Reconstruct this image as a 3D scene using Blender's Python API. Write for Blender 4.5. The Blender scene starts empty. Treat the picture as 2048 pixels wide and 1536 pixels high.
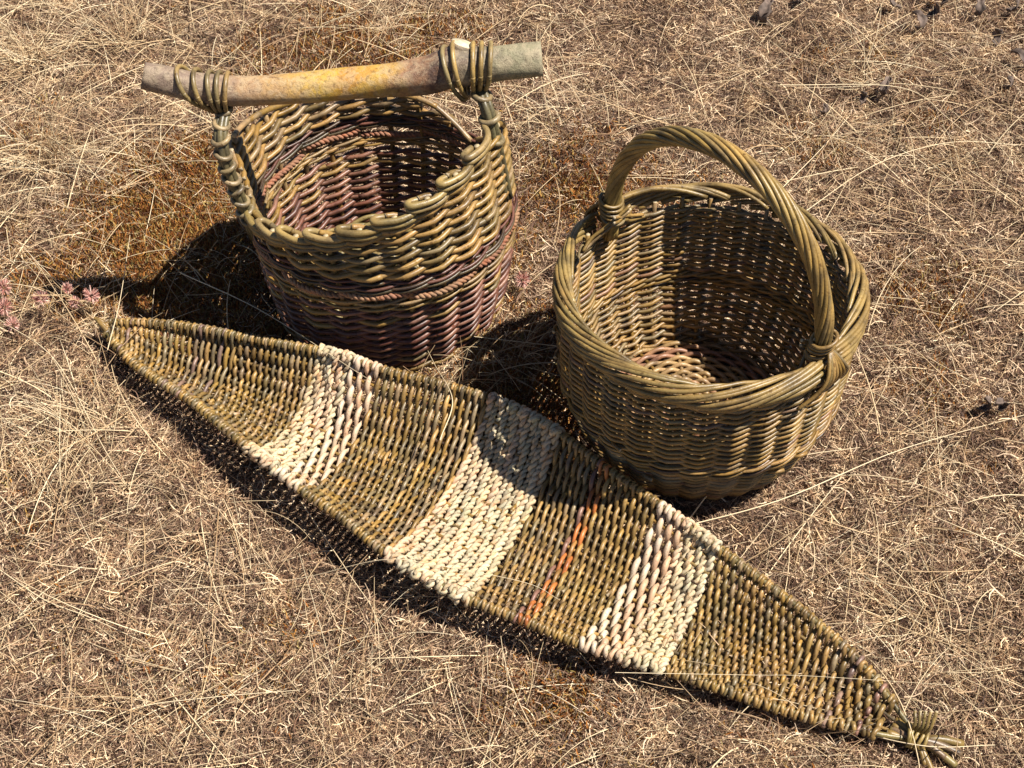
import bpy, math, random
import numpy as np

sc = bpy.context.scene
R_ = math.radians
rng = random.Random(11)
nr = np.random.RandomState(5)

# ------------------------------------------------------------------ camera
CAM_H = 1.40
PITCH = R_(47)
FPX = 2960.0
cam_d = bpy.data.cameras.new('camera')
cam = bpy.data.objects.new('camera', cam_d)
sc.collection.objects.link(cam)
cam.location = (0, 0, CAM_H)
cam.rotation_euler = (math.pi / 2 - PITCH, 0, 0)
cam_d.sensor_width = 36
cam_d.lens = 36 * FPX / 2048
cam_d.clip_start = 0.05
cam_d.clip_end = 500
sc.camera = cam

# ------------------------------------------------------------------ sky, sun, exposure
SUN = np.array([0.56, -0.06, 1.0]); SUN = SUN / np.linalg.norm(SUN)
elev = math.asin(SUN[2]); azim = math.atan2(SUN[1], SUN[0])
world = bpy.data.worlds.new('World'); sc.world = world
world.use_nodes = True
nt = world.node_tree
bg = nt.nodes['Background']
sky = nt.nodes.new('ShaderNodeTexSky'); sky.sky_type = 'NISHITA'
sky.sun_disc = False
sky.air_density = 0.7; sky.dust_density = 0.3
sky.sun_elevation = elev
sky.sun_rotation = math.pi / 2 - azim
nt.links.new(sky.outputs[0], bg.inputs[0])
bg.inputs[1].default_value = 0.05
sd = bpy.data.lights.new('sun', 'SUN'); sd.energy = 5.0; sd.angle = R_(0.5); sd.color = (1.0, 0.94, 0.84)
so = bpy.data.objects.new('sun', sd); sc.collection.objects.link(so)
so.location = (2, -1, 4)
import mathutils
so.rotation_euler = mathutils.Vector(SUN).to_track_quat('Z', 'Y').to_euler()
sc.view_settings.view_transform = 'Standard'
sc.view_settings.look = 'None'
sc.view_settings.exposure = 0.9
sc.view_settings.gamma = 1
sc.cycles.max_bounces = 3; sc.cycles.diffuse_bounces = 2; sc.cycles.glossy_bounces = 2
sc.view_settings.use_curve_mapping = False

# where a place of the ground seen in the photograph lies (measuring helper)
_f = np.array([0, math.cos(PITCH), -math.sin(PITCH)]); _u = np.array([0, math.sin(PITCH), math.cos(PITCH)])
def W(px, py, z=0.0):
    r = _f + _u * ((768 - py) / FPX) + np.array([1.0, 0, 0]) * ((px - 1024) / FPX)
    return np.array([0, 0, CAM_H]) + r * ((z - CAM_H) / r[2])

# ------------------------------------------------------------------ helpers
C = sc.collection
def tag(o, label=None, cat=None, group=None, kind=None):
    if label: o['label'] = label
    if cat: o['category'] = cat
    if group: o['group'] = group
    if kind: o['kind'] = kind
    return o
def empty(name, loc):
    o = bpy.data.objects.new(name, None); C.objects.link(o)
    o.empty_display_size = 0.05
    o.location = loc
    return o

class MB:
    """collects tubes and other shapes in world space, builds one mesh object"""
    def __init__(s): s.v = []; s.f = []; s.m = []; s.n = 0
    def add(s, V, F, M=None):
        s.v.append(np.asarray(V, float))
        for i, q in enumerate(F):
            s.f.append(tuple(int(k) + s.n for k in q)); s.m.append(0 if M is None else M[i])
        s.n += len(V)
    def build(s, name, mats, parent=None, color=None, smooth=True):
        V = np.concatenate(s.v)
        if parent is not None: V = V - np.array(parent_world(parent))
        me = bpy.data.meshes.new(name)
        me.from_pydata(V.tolist(), [], s.f)
        if not isinstance(mats, (list, tuple)): mats = [mats]
        for m in mats: me.materials.append(m)
        me.polygons.foreach_set('material_index', [min(k, len(mats) - 1) for k in s.m])
        if smooth: me.polygons.foreach_set('use_smooth', [True] * len(me.polygons))
        me.update()
        o = bpy.data.objects.new(name, me); C.objects.link(o)
        if parent is not None: o.parent = parent
        if color is not None: o.color = (*color, 1)
        return o
def parent_world(p):
    l = np.array(p.location)
    while p.parent is not None:
        p = p.parent; l = l + np.array(p.location)
    return l

def frames(P):
    P = np.asarray(P, float)
    T = np.gradient(P, axis=0)
    T /= np.linalg.norm(T, axis=1)[:, None] + 1e-12
    a = np.array([0, 0, 1.0]) if abs(T[0][2]) < 0.9 else np.array([1.0, 0, 0])
    N = np.zeros_like(P); n = a - T[0] * (a @ T[0]); n /= np.linalg.norm(n); N[0] = n
    for i in range(1, len(P)):
        n = n - T[i] * (n @ T[i]); n /= np.linalg.norm(n) + 1e-12; N[i] = n
    return T, N, np.cross(T, N)
def tube(mb, P, r, sides=7, caps=True, flat=None, up=None):
    """round rod along P; flat=(k) squashes it to a split"""
    P = np.asarray(P, float); n = len(P)
    r = np.full(n, r) if np.isscalar(r) else np.asarray(r, float)
    T, N, B = frames(P)
    if up is not None:
        U = np.asarray(up, float)
        N = U - T * (U * T).sum(1)[:, None]; N /= np.linalg.norm(N, axis=1)[:, None] + 1e-12
        B = np.cross(T, N)
    a = np.arange(sides) * 2 * math.pi / sides
    kx = 1.0 if flat is None else flat
    V = (P[:, None, :] + r[:, None, None] * (kx * np.cos(a)[None, :, None] * N[:, None, :] + np.sin(a)[None, :, None] * B[:, None, :])).reshape(-1, 3)
    F = []; M = []
    for i in range(n - 1):
        for j in range(sides):
            k = (j + 1) % sides
            F.append((i * sides + j, i * sides + k, (i + 1) * sides + k, (i + 1) * sides + j)); M.append(0)
    if caps:
        F.append(tuple(range(sides))[::-1]); M.append(1)
        F.append(tuple((n - 1) * sides + j for j in range(sides))); M.append(1)
    mb.add(V, F, M)
def cord(mb, P, R, turns_len=0.018, plies=2, sides=6, ph=0.0, up=None):
    """twisted cord: plies wound round the line P"""
    P = resample(P, 0.0024)
    T, N, B = frames(P)
    d = np.concatenate([[0], np.cumsum(np.linalg.norm(np.diff(P, axis=0), axis=1))])
    for k in range(plies):
        a = ph + k * 2 * math.pi / plies + d / turns_len * 2 * math.pi
        Q = P + (R * 0.5) * (np.cos(a)[:, None] * N + np.sin(a)[:, None] * B)
        tube(mb, Q, R * 0.56 * (1 + 0.08 * np.sin(d * 431 + k)), sides)
def resample(P, step):
    P = np.asarray(P, float)
    d = np.concatenate([[0], np.cumsum(np.linalg.norm(np.diff(P, axis=0), axis=1))])
    n = max(3, int(d[-1] / step) + 1)
    s = np.linspace(0, d[-1], n)
    return np.stack([np.interp(s, d, P[:, i]) for i in range(3)], 1)
def smoothc(P, n=6):
    """Catmull-Rom through the points"""
    P = np.asarray(P, float); out = []
    Q = np.vstack([2 * P[0] - P[1], P, 2 * P[-1] - P[-2]])
    for i in range(1, len(Q) - 2):
        for k in range(n):
            t = k / n; p0, p1, p2, p3 = Q[i - 1:i + 3]
            out.append(0.5 * (2 * p1 + (p2 - p0) * t + (2 * p0 - 5 * p1 + 4 * p2 - p3) * t * t + (3 * p1 - p0 - 3 * p2 + p3) * t ** 3))
    out.append(P[-1]); return np.array(out)

# ------------------------------------------------------------------ materials
def mat(name):
    m = bpy.data.materials.new(name); m.use_nodes = True
    return m, m.node_tree, m.node_tree.nodes['Principled BSDF']
def N_(t, k, **kw):
    n = t.nodes.new(k)
    for a, b in kw.items(): setattr(n, a, b)
    return n
def ramp(t, fac, stops, interp='LINEAR'):
    n = N_(t, 'ShaderNodeValToRGB'); cr = n.color_ramp; cr.interpolation = interp
    while len(cr.elements) < len(stops): cr.elements.new(0.5)
    for e, (p, c) in zip(cr.elements, stops):
        e.position = p; e.color = (*c, 1) if len(c) == 3 else c
    t.links.new(fac, n.inputs[0]); return n
def noise(t, scale, detail=3, rough=0.55, vec=None, dist=0.0):
    n = N_(t, 'ShaderNodeTexNoise'); n.inputs['Scale'].default_value = scale
    n.inputs['Detail'].default_value = detail; n.inputs['Roughness'].default_value = rough; n.inputs['Distortion'].default_value = dist
    if vec is not None: t.links.new(vec, n.inputs['Vector'])
    return n
def mix(t, a, b, fac, mode='MIX'):
    n = N_(t, 'ShaderNodeMix', data_type='RGBA', blend_type=mode)
    for sock, val in ((n.inputs[6], a), (n.inputs[7], b), (n.inputs[0], fac)):
        if isinstance(val, (int, float)): sock.default_value = val
        elif isinstance(val, tuple): sock.default_value = (*val, 1)
        else: t.links.new(val, sock)
    return n.outputs[2]

def willow(name, rough=0.4, spec=0.5, bump=0.25, var=0.5):
    m, t, b = mat(name)
    oi = N_(t, 'ShaderNodeObjectInfo'); geo = N_(t, 'ShaderNodeNewGeometry')
    n1 = noise(t, 45, 3, vec=geo.outputs['Position']); n2 = noise(t, 420, 2, vec=geo.outputs['Position'])
    r1 = ramp(t, n1.outputs['Fac'], [(0.3, (1 - var, 1 - var, 1 - var * 0.9)), (0.5, (0.95, 0.95, 0.95)), (0.72, (1 + var * .5, 1 + var * .45, 1 + var * .3))])
    r2 = ramp(t, n2.outputs['Fac'], [(0.32, (0.55, 0.5, 0.42)), (0.45, (1, 1, 1)), (1, (1.06, 1.06, 1.06))])
    c = mix(t, oi.outputs['Color'], r1.outputs[0], 1.0, 'MULTIPLY')
    c = mix(t, c, r2.outputs[0], 0.7, 'MULTIPLY')
    n3 = noise(t, 150, 2, .5, vec=geo.outputs['Position']); r3 = ramp(t, n3.outputs['Fac'], [(.0, (1, 1, 1)), (.66, (1, 1, 1)), (.71, (.42, .34, .28))])
    n4 = noise(t, 18, 2, .5, vec=geo.outputs['Position']); r4 = ramp(t, n4.outputs['Fac'], [(.35, (1.0, 1.02, .98)), (.65, (1.04, .98, .94))])
    c = mix(t, c, r3.outputs[0], .8, 'MULTIPLY'); c = mix(t, c, r4.outputs[0], 1.0, 'MULTIPLY')
    t.links.new(c, b.inputs['Base Color'])
    b.inputs['Roughness'].default_value = rough
    b.inputs['Specular IOR Level'].default_value = spec
    bp = N_(t, 'ShaderNodeBump'); bp.inputs['Strength'].default_value = bump; bp.inputs['Distance'].default_value = 0.0006
    t.links.new(n2.outputs['Fac'], bp.inputs['Height']); t.links.new(bp.outputs[0], b.inputs['Normal'])
    return m
M_will = willow('willow_bark', 0.42, 0.5, 0.4, 0.55)
M_peel = willow('peeled_willow', 0.5, 0.4, 0.15, 0.18)
M_cord = willow('twisted_cord', 0.75, 0.2, 0.6, 0.3)
def _cordhue():
    t = M_cord.node_tree; b = t.nodes['Principled BSDF']; src = b.inputs['Base Color'].links[0].from_socket
    geo = N_(t, 'ShaderNodeNewGeometry'); n = noise(t, 85, 3, vec=geo.outputs['Position'])
    r = ramp(t, n.outputs['Fac'], [(.34, (.86, .90, .82)), (.5, (1, 1, 1)), (.62, (1.05, .92, .80)), (.75, (1.05, .70, .52))])
    t.links.new(mix(t, src, r.outputs[0], 1.0, 'MULTIPLY'), b.inputs['Base Color'])
_cordhue()
def plain(name, col, rough=0.7, sc_=200, lo=0.7, hi=1.2):
    m, t, b = mat(name); geo = N_(t, 'ShaderNodeNewGeometry')
    n = noise(t, sc_, 3, vec=geo.outputs['Position'])
    r = ramp(t, n.outputs['Fac'], [(0.3, tuple(c * lo for c in col)), (0.7, tuple(min(1, c * hi) for c in col))])
    t.links.new(r.outputs[0], b.inputs['Base Color']); b.inputs['Roughness'].default_value = rough
    return m
M_cut = plain('cut_willow_end', (0.42, 0.33, 0.2), 0.8)
WM = [M_will, M_cut]

OLIVE = [(.215, .140, .042), (.175, .118, .036), (.255, .165, .055), (.140, .100, .036), (.215, .155, .075), (.20, .125, .030), (.160, .125, .060), (.235, .150, .048)]
RED = [(.135, .050, .032), (.165, .066, .044), (.100, .040, .028), (.185, .085, .055), (.120, .050, .036), (.210, .105, .072)]
DARK = [(.070, .045, .022), (.06, .035, .02), (.085, .06, .03)]
CREAM = [(.55, .44, .30), (.50, .43, .31), (.57, .43, .31), (.54, .46, .34), (.47, .38, .26)]
PEEL = [(.52, .34, .22), (.56, .42, .30), (.48, .29, .18), (.58, .47, .36)]
OLIVE = [(a * 1.15, b * 1.08, c * 1.12) for a, b, c in OLIVE]
def pick(l, j=0.12):
    c = rng.choice(l); k = 1 + rng.uniform(-j, j)
    return tuple(min(0.9, x * k) for x in c)

# ------------------------------------------------------------------ round weaving
class Shell:
    """a basket wall: radius and centre by height"""
    def __init__(s, cx, cy, prof, skew=(0, 0, 0.15)):
        s.cx, s.cy, s.z, s.r, s.skew = cx, cy, [p[0] for p in prof], [p[1] for p in prof], skew
        s.lump = [(k, nr.uniform(-1, 1) / (k ** 0.7), nr.uniform(0, 6.28)) for k in (2, 3, 5)]
    def R(s, z, a=0):
        r = np.interp(z, s.z, s.r)
        return r * (1 + 0.006 * sum(A * np.sin(k * a + p) for k, A, p in s.lump))
    def at(s, a, z, off=0.0):
        a = np.asarray(a, float); z = np.asarray(z, float) + 0 * a
        r = s.R(z, a) + off
        dz = np.maximum(0, z - s.skew[2])
        return np.stack([s.cx + s.skew[0] * dz + r * np.cos(a), s.cy + s.skew[1] * dz + r * np.sin(a), z + 0 * r], -1)

def rand_path(sh, N, x0, x1, zrow, parity, amp, off, sub=6, zr=None):
    """French randing: in front of one stake, behind the next, rising as it goes"""
    # knots at every stake and gap so that the rod kinks where it crosses a stake
    x = np.unique(np.round(np.concatenate([[x0, x1], np.arange(math.ceil(x0 * sub) / sub, x1, 1.0 / sub)]), 6)); n = len(x)
    a = x * 2 * math.pi / N
    c = np.cos(math.pi * (x + parity)); s_ = np.sin(math.pi * (x + parity))
    z = zrow + amp * np.arcsin(np.clip(s_ * .97, -1, 1)) * 2 / math.pi
    tri = 1 - 2 * np.abs(((x + parity) % 2) - 0) ; tri = np.where((x + parity) % 2 > 1, 2 * ((x + parity) % 2) - 3, 1 - 2 * ((x + parity) % 2))
    o = off * (.62 * tri * 1.12 + .42 * np.sign(c) * np.abs(c) ** .8)
    jig = 0.0005 * np.sin(x * 1.7 + zrow * 900) + 0.0004 * np.sin(x * 5.1 + zrow * 2100 + parity)
    return sh.at(a, z + jig, o)

# ================================================================== RIGHT BASKET
def right_basket():
    cx, cy = .228, 1.245
    root = empty('round_basket', (cx, cy, 0))
    tag(root, 'round olive willow basket with tall twisted arch handle and thick rolled rim', 'basket')
    sh = Shell(cx, cy, [(0, .124), (.012, .134), (.04, .149), (.09, .164), (.15, .169), (.24, .168)])
    N = 30; p = .0089; r = .00248; rs = .0028
    # base: radial sticks and rings of weaving
    for k in range(15):
        mb = MB(); a = k * math.pi / 15 * 2
        tube(mb, [(cx + .012 * math.cos(a), cy + .012 * math.sin(a), .010), (cx + .130 * math.cos(a), cy + .130 * math.sin(a), .010)], .0026, 6)
        mb.build('base_stick', WM, root, pick(OLIVE))
    flat = [(.34, .19, .10), (.30, .20, .09), (.36, .24, .12), (.27, .14, .085)]
    for i in range(17):
        rr = .018 + i * .0065
        for half in range(2):
            mb = MB(); x = np.linspace(half * 15 - .2, half * 15 + 15.2, 90)
            a = x * 2 * math.pi / 30
            z = .0105 + .0034 * np.cos(math.pi * (x + i))
            tube(mb, np.stack([cx + rr * np.cos(a), cy + rr * np.sin(a), z], 1), .0032, 6)
            mb.build('base_weaver', WM, root, pick(flat))
    # stakes
    for k in range(N):
        a = k * 2 * math.pi / N
        z = np.linspace(0.004, .222, 9)
        mb = MB(); tube(mb, sh.at(np.full(9, a), z), rs, 7)
        mb.build('stake', WM, root, pick(OLIVE))
    # wall
    nrow = 23
    for i in range(nrow):
        zr = .010 + i * p
        for par in (0, 1):
            for seg in range(3):
                x0 = seg * 10 + (i * 7 + par * 4) % 10
                mb = MB()
                P = rand_path(sh, N, x0 - .3, x0 + 10.35, zr, par, p * .26 + rng.uniform(-.0003, .0003), r + rs * .62, 6)
                tube(mb, P, r * rng.uniform(.9, 1.12), 7)
                c = pick(OLIVE)
                if rng.random() < .10: c = pick([(.21, .11, .055), (.19, .12, .07)])
                mb.build('weaver', WM, root, c)
    # waling: three rods twining at a third of the height and under the rim
    for zc, cols in ((.092, OLIVE + DARK), (.099, DARK + OLIVE)):
        for q in range(3):
            mb = MB(); x = np.linspace(0, N, N * 6)
            th = 2 * math.pi * (x / 3 + q / 3.0)
            P = sh.at(x * 2 * math.pi / N, zc + .0035 * np.sin(th), .0060 * np.cos(th) + .0012)
            tube(mb, P, .0021, 6); mb.build('waling_rod', WM, root, pick(cols))
    # rolled border: two runs of overlapping rods, both starting at the rear handle foot
    A0, A1 = R_(133), R_(-47)
    path_o = np.array([-.2, 0, .22, .45, .7, .86, 1.0])
    path_r = np.array([-.001, .0065, .0125, .0110, .003, -.0045, -.0085])
    path_z = np.array([.203, .212, .222, .234, .2405, .238, .231])
    for sgn, span in ((1, math.pi), (-1, math.pi)):
        nb = 19
        for k in range(-3, nb):
            s0 = (k + rng.uniform(-.15, .15)) / nb * span * 0.985
            L = span * .40 * rng.uniform(.9, 1.1)
            q = np.linspace(0, 1, 26)
            s = s0 + q * L
            keep = (s > 0.02) & (s < span - .02)
            if keep.sum() < 5: continue
            q = q[keep]; s = s[keep]
            a = A0 + sgn * s
            ro = np.interp(q, path_o, path_r) + .0012 * np.sin(q * 9 + k)
            zo = np.interp(q, path_o, path_z) + .0012 * np.cos(q * 8 + k * 2)
            P = np.stack([cx + (.1675 + ro) * np.cos(a), cy + (.1675 + ro) * np.sin(a), zo], 1)
            mb = MB(); tube(mb, P, np.linspace(.0035, .0026, len(P)) * rng.uniform(.88, 1.1), 8)
            mb.build('border_rod', WM, root, pick([(.25, .17, .06), (.22, .145, .05), (.28, .19, .075), (.20, .14, .05)]))
    # arch handle: rods roped round a core
    hx, hy = math.cos(A1), math.sin(A1)
    RA = .160; Hh = .190
    th = np.linspace(math.pi + .10, -.10, 90)
    X = RA * np.cos(th) * (1 + .03 * np.sin(th))
    Z = .232 + Hh * np.sin(th) ** 1.0
    Z = np.where(np.sin(th) < 0, .232 + .28 * np.sin(th), .232 + Hh * np.sign(np.sin(th)) * np.abs(np.sin(th)) ** .9)
    P = np.stack([cx + X * hx, cy + X * hy, Z], 1)
    d = np.concatenate([[0], np.cumsum(np.linalg.norm(np.diff(P, axis=0), axis=1))]); dn = d / d[-1]
    T, Nn, B = frames(P)
    nrod = 10
    for k in range(nrod):
        tw = 2 * math.pi * (k / nrod + 2.5 * dn)
        bund = .0080 * (1 - .12 * np.cos(2 * math.pi * dn)) * (1 + .04 * math.sin(k * 2.1))
        Q = P + bund[:, None] * (np.cos(tw)[:, None] * Nn + np.sin(tw)[:, None] * B)
        mb = MB(); tube(mb, Q, np.interp(dn, [0, 1], rng.choice([(.0033, .0024), (.0025, .0033)])), 8)
        mb.build('handle_rod', WM, root, pick([(.26, .17, .05), (.22, .145, .045), (.29, .195, .065), (.24, .17, .07)], .12))
    mb = MB(); tube(mb, P, .0064, 8); mb.build('handle_core', WM, root, (.13, .09, .03))
    # lashings at both feet
    for foot, (i0, aa) in enumerate(((3, A0), (-4, A1))):
        c0 = P[i0]; t0 = np.array([0, 0, 1.0])
        ro = np.array([math.cos(aa), math.sin(aa), 0]); ta = np.array([-math.sin(aa), math.cos(aa), 0])
        for w in range(5):
            zc = .236 + w * .0062 + (0.002 if foot else 0)
            ang = np.linspace(0, 2 * math.pi * 1.05, 26)
            tilt = rng.uniform(-.4, .4)
            ct = np.array([cx, cy, 0]) + ro * (.157 + .001 * w) + np.array([0, 0, zc])
            Q = ct + .0142 * np.cos(ang)[:, None] * ta + .0130 * np.sin(ang)[:, None] * ro + (.004 * tilt * np.cos(ang) + .003 * np.sin(ang + .5))[:, None] * t0
            mb = MB(); tube(mb, Q, .0022, 7); mb.build('lashing_rod', WM, root, pick(OLIVE))
        for w in range(7):      # diagonal tails over the rim, down the outside
            s = (w - 3) / 3.0
            side = ta * (.004 + .020 * s)
            K = [ct_ for ct_ in ()]
            pts = [np.array([cx, cy, .262 - .002 * abs(w)]) + ro * .153 + side * .5,
                   np.array([cx, cy, .250]) + ro * .174 - side * .2,
                   np.array([cx, cy, .232]) + ro * .187 - side * .8,
                   np.array([cx, cy, .214]) + ro * .184 - side * 1.3,
                   np.array([cx, cy, .192 + .01 * rng.random()]) + ro * .175 - side * 1.7 + ta * rng.uniform(-.01, .01)]
            mb = MB(); tube(mb, smoothc(pts, 6), .0022, 7); mb.build('handle_tail', WM, root, pick(OLIVE))
        for w in range(4):      # tails twisting along the inside of the rim
            s = -1 if w % 2 else 1
            pts = [np.array([cx, cy, .256 - .004 * w]) + ro * .142 - ta * .014 * s,
                   np.array([cx, cy, .236 - .003 * w]) + ro * .150 + ta * .016 * s,
                   np.array([cx, cy, .222 - .004 * w]) + ro * .158 + ta * .034 * s,
                   np.array([cx, cy, .212 - .003 * w]) + ro * .156 + ta * (.050 + .004 * w) * s]
            mb = MB(); tube(mb, smoothc(pts, 6), .0022, 6); mb.build('handle_tail', WM, root, pick(OLIVE))
    # short cut ends poking from the wall
    for q in range(14):
        a = rng.uniform(0, 6.28); z = rng.uniform(.04, .2)
        P2 = [sh.at(np.array(a), z, .004), sh.at(np.array(a + .04), z + .002, .0085), sh.at(np.array(a + .09), z + .003, .0105)]
        mb = MB(); tube(mb, P2, .0023, 6); mb.build('rod_end', WM, root, pick(OLIVE + PEEL[:1]))
    return root

# ================================================================== LEFT BASKET
def left_basket():
    cx, cy = -.166, 1.48
    root = empty('log_handled_basket', (cx, cy, 0))
    tag(root, 'two-tone willow basket with scooped stepped rim and a yellowish log lashed across as handle', 'basket')
    sh = Shell(cx, cy, [(0, .146), (.02, .151), (.06, .158), (.15, .166), (.4, .167)], skew=(-.12, 0, .15))
    N = 24; r = .0033; rs = .0036
    keyA = [-165, -150, -135, -120, -105, -90, -75, -60, -45, -30, -15, 0, 15, 26, 46, 51, 62, 76, 100, 130, 168, 185, 194]
    keyZ = [.182, .1965, .211, .2255, .240, .2545, .269, .2835, .298, .3125, .310, .280, .22, .200, .160, .166, .194, .204, .206, .222, .252, .268, .275]
    def rim(adeg):
        a = (adeg + 164.5) % 360 - 164.5
        return np.interp(a, keyA, keyZ)
    # base
    for k in range(12):
        a = k * math.pi / 6; mb = MB()
        tube(mb, [(cx + .01 * math.cos(a), cy + .01 * math.sin(a), .011), (cx + .148 * math.cos(a), cy + .148 * math.sin(a), .011)], .0034, 6)
        mb.build('base_stick', WM, root, pick(OLIVE))
    for i in range(16):
        rr = .02 + i * .0082
        for half in range(2):
            mb = MB(); x = np.linspace(half * 12 - .2, half * 12 + 12.2, 76); a = x * 2 * math.pi / 24
            z = .012 + .0042 * np.cos(math.pi * (x + i))
            tube(mb, np.stack([cx + rr * np.cos(a), cy + rr * np.sin(a), z], 1), .0034, 6)
            mb.build('base_weaver', WM, root, pick([(.2, .15, .06), (.17, .13, .05), (.22, .17, .08)]))
    # stakes up to the rim
    for k in range(N):
        a = k * 2 * math.pi / N; top = float(rim(math.degrees(a))) + .002
        z = np.linspace(.004, top, 10)
        mb = MB(); tube(mb, sh.at(np.full(10, a), z), rs, 7); mb.build('stake', WM, root, pick(OLIVE + DARK))
    # rows
    rows = []
    z = .012
    while z < .126: rows.append((z, .0128, r * .98, 'red')); z += .0128
    rows += [(.1345, .008, .0024, 'olive'), (.1710, .008, .0020, 'darkred')]
    z = .182
    while z < .315: rows.append((z, .0145, r * 1.08, 'olive')); z += .0145
    for ri, (zr, p, rr, colk) in enumerate(rows):
        # stake range present at this height (the scooped opening cuts rows short)
        pres = [float(rim(k * 360.0 / N)) >= zr - .002 for k in range(N)]
        runs = []
        if all(pres): 
            st = (ri * 5) % 8
            runs = [(st + 8 * q - .3, st + 8 * q + 8.3, False, False) for q in range(3)]
        else:
            k0 = pres.index(False)
            seq = [(k0 + j) % N for j in range(N)] ; cur = None
            for j in range(N + 1):
                on = j < N and pres[(k0 + j) % N]
                if on and cur is None: cur = j
                if not on and cur is not None:
                    a0, a1 = k0 + cur, k0 + j - 1
                    if a1 - a0 >= 1:
                        # split long runs
                        m = a0; 
                        while a1 - m > 9:
                            runs.append((m - (.0 if m == a0 else .3), m + 7.3, m == a0, False)); m += 7
                        runs.append((m - (0 if m == a0 else .3), a1 + .0, m == a0, True))
                    cur = None
        for par in (0, 1):
            for (x0, x1, s_end, e_end) in runs:
                P = rand_path(sh, N, x0 - (.22 if s_end else 0), x1 + (.22 if e_end else 0), zr, par, p * .27 + rng.uniform(-.0004, .0004), rr + rs * .62, 6)
                mb = MB(); tube(mb, P, rr * rng.uniform(.92, 1.1), 8)
                c = {'red': RED, 'olive': OLIVE, 'darkred': DARK + RED}[colk]
                c = pick(c)
                if colk == 'red' and rng.random() < .12: c = pick(OLIVE)
                mb.build('weaver', WM, root, c)
    # stepped rim: stout rods laid from stake to stake down the scoop
    def rimrod(a_list, dz=.004, rad=.0041, col=None, off0=.004):
        pts = []
        for q, ad in enumerate(a_list):
            pts.append(sh.at(np.array(R_(ad)), float(rim(ad)) + dz, off0))
        mb = MB(); tube(mb, smoothc(pts, 5), rad, 8); mb.build('rim_rod', WM, root, col or pick(OLIVE))
    for k in range(-10, -1):
        ak = k * 15.0; za = float(rim(ak))
        # a stout rod turned round the first stake of the step, then laid over the next
        for lv in (0, 1):
            ds = [-1, -6, -8.6, -8.2, -5.5, 0, 4.5, 8, 12]; of = [-.0062, -.0060, -.0015, .0045, .0068, .0080, .0066, .0030, -.0060]
            dz = [-.003, -.002, -.0005, .0008, .0012, .0016, .0024, .0036, .0046]
            P = np.array([sh.at(np.array(R_(ak + d_)), za + h_ - .0078 * lv + .001, o_) for d_, o_, h_ in zip(ds, of, dz)])
            mb = MB(); tube(mb, smoothc(P[(0 if lv == 0 else 1):], 4), .0042 - .0006 * lv, 8)
            mb.build('rim_rod', WM, root, pick([(.24, .17, .065), (.21, .15, .055), (.26, .185, .08)]))
    a = 46.
    while a < 168:
        rimrod([a, a + 10, a + 20, a + 28], .005, .0038, off0=.003 if int(a) % 2 else -.003); a += 18
    rimrod([-12, 0, 12], .004); rimrod([5, 18, 30, 46], .004)
    # cord bands and waling round the middle
    for zc, R0, q in ((.1450, .0044, 0), (.1530, .0046, 1)):
        n = 24 * 8
        x = np.linspace(0, 24, n)
        P = sh.at(x * 2 * math.pi / N, zc + .0012 * np.sin(math.pi * x), .0060 * np.sign(np.cos(math.pi * (x * .5 + q))) * np.abs(np.cos(math.pi * (x * .5 + q))) ** .6 + .001)
        for s in range(4):
            mb = MB(); cord(mb, P[int(n * s / 4):int(n * (s + 1) / 4) + 2], R0, .014)
            mb.build('twisted_cord', [M_cord], root, pick([(.33, .19, .12), (.38, .24, .15), (.30, .15, .10)]))
    for zc, cols in ((.1600, DARK), (.1655, DARK + RED), (.1395, OLIVE), (.1300, OLIVE)):
        for q in range(3):
            mb = MB(); x = np.linspace(0, N, N * 6); th = 2 * math.pi * (x / 3 + q / 3.0)
            P = sh.at(x * 2 * math.pi / N, zc + .0024 * np.sin(th), .0068 * np.cos(th) + .0012)
            tube(mb, P, .0021, 6); mb.build('waling_rod', WM, root, pick(cols))
    # foot waling at the ground
    for q in range(3):
        mb = MB(); x = np.linspace(0, N, N * 6); th = 2 * math.pi * (x / 3 + q / 3.0)
        P = sh.at(x * 2 * math.pi / N, .005 + .003 * np.sin(th), .0068 * np.cos(th) + .002); tube(mb, P, .0026, 6)
        mb.build('waling_rod', WM, root, pick(DARK + OLIVE))
    # ---- log handle
    logpx = [(286, 150, 27), (330, 160, 29), (400, 176, 30), (480, 182, 30), (600, 177, 31), (720, 166, 32), (800, 158, 35), (860, 148, 38), (905, 134, 42), (950, 131, 38), (1010, 125, 35), (1084, 119, 34)]
    pts = []; rad = []
    for (px, py, rp) in logpx:
        # the log runs over the basket at this y
        yy = 1.458 + .02 * (px - 286) / 800
        rdir = _f + _u * ((768 - py) / FPX) + np.array([1.0, 0, 0]) * ((px - 1024) / FPX)
        t = yy / rdir[1]; pts.append(np.array([0, 0, CAM_H]) + rdir * t); rad.append(rp * t / FPX * 1.0)
    LP = smoothc(pts, 8); n = len(LP)
    LR = np.interp(np.linspace(0, len(rad) - 1, n), range(len(rad)), rad)
    sides = 28; T, Nn, B = frames(LP)
    V = []; F = []; Mi = []
    ang = np.arange(sides) * 2 * math.pi / sides
    for i in range(n):
        s = i / (n - 1)
        k = 1 + .03 * np.sin(3 * ang + s * 9) + .022 * np.sin(5 * ang - s * 21 + 1) + .02 * math.sin(s * 34)
        V.append(LP[i] + (LR[i] * k)[:, None] * (np.cos(ang)[:, None] * Nn[i] + np.sin(ang)[:, None] * B[i]))
    V = np.concatenate(V)
    for i in range(n - 1):
        for j in range(sides):
            kk = (j + 1) % sides
            F.append((i * sides + j, i * sides + kk, (i + 1) * sides + kk, (i + 1) * sides + j)); Mi.append(0)
    F.append(tuple(range(sides))[::-1]); Mi.append(1); F.append(tuple((n - 1) * sides + j for j in range(sides))); Mi.append(1)
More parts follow.
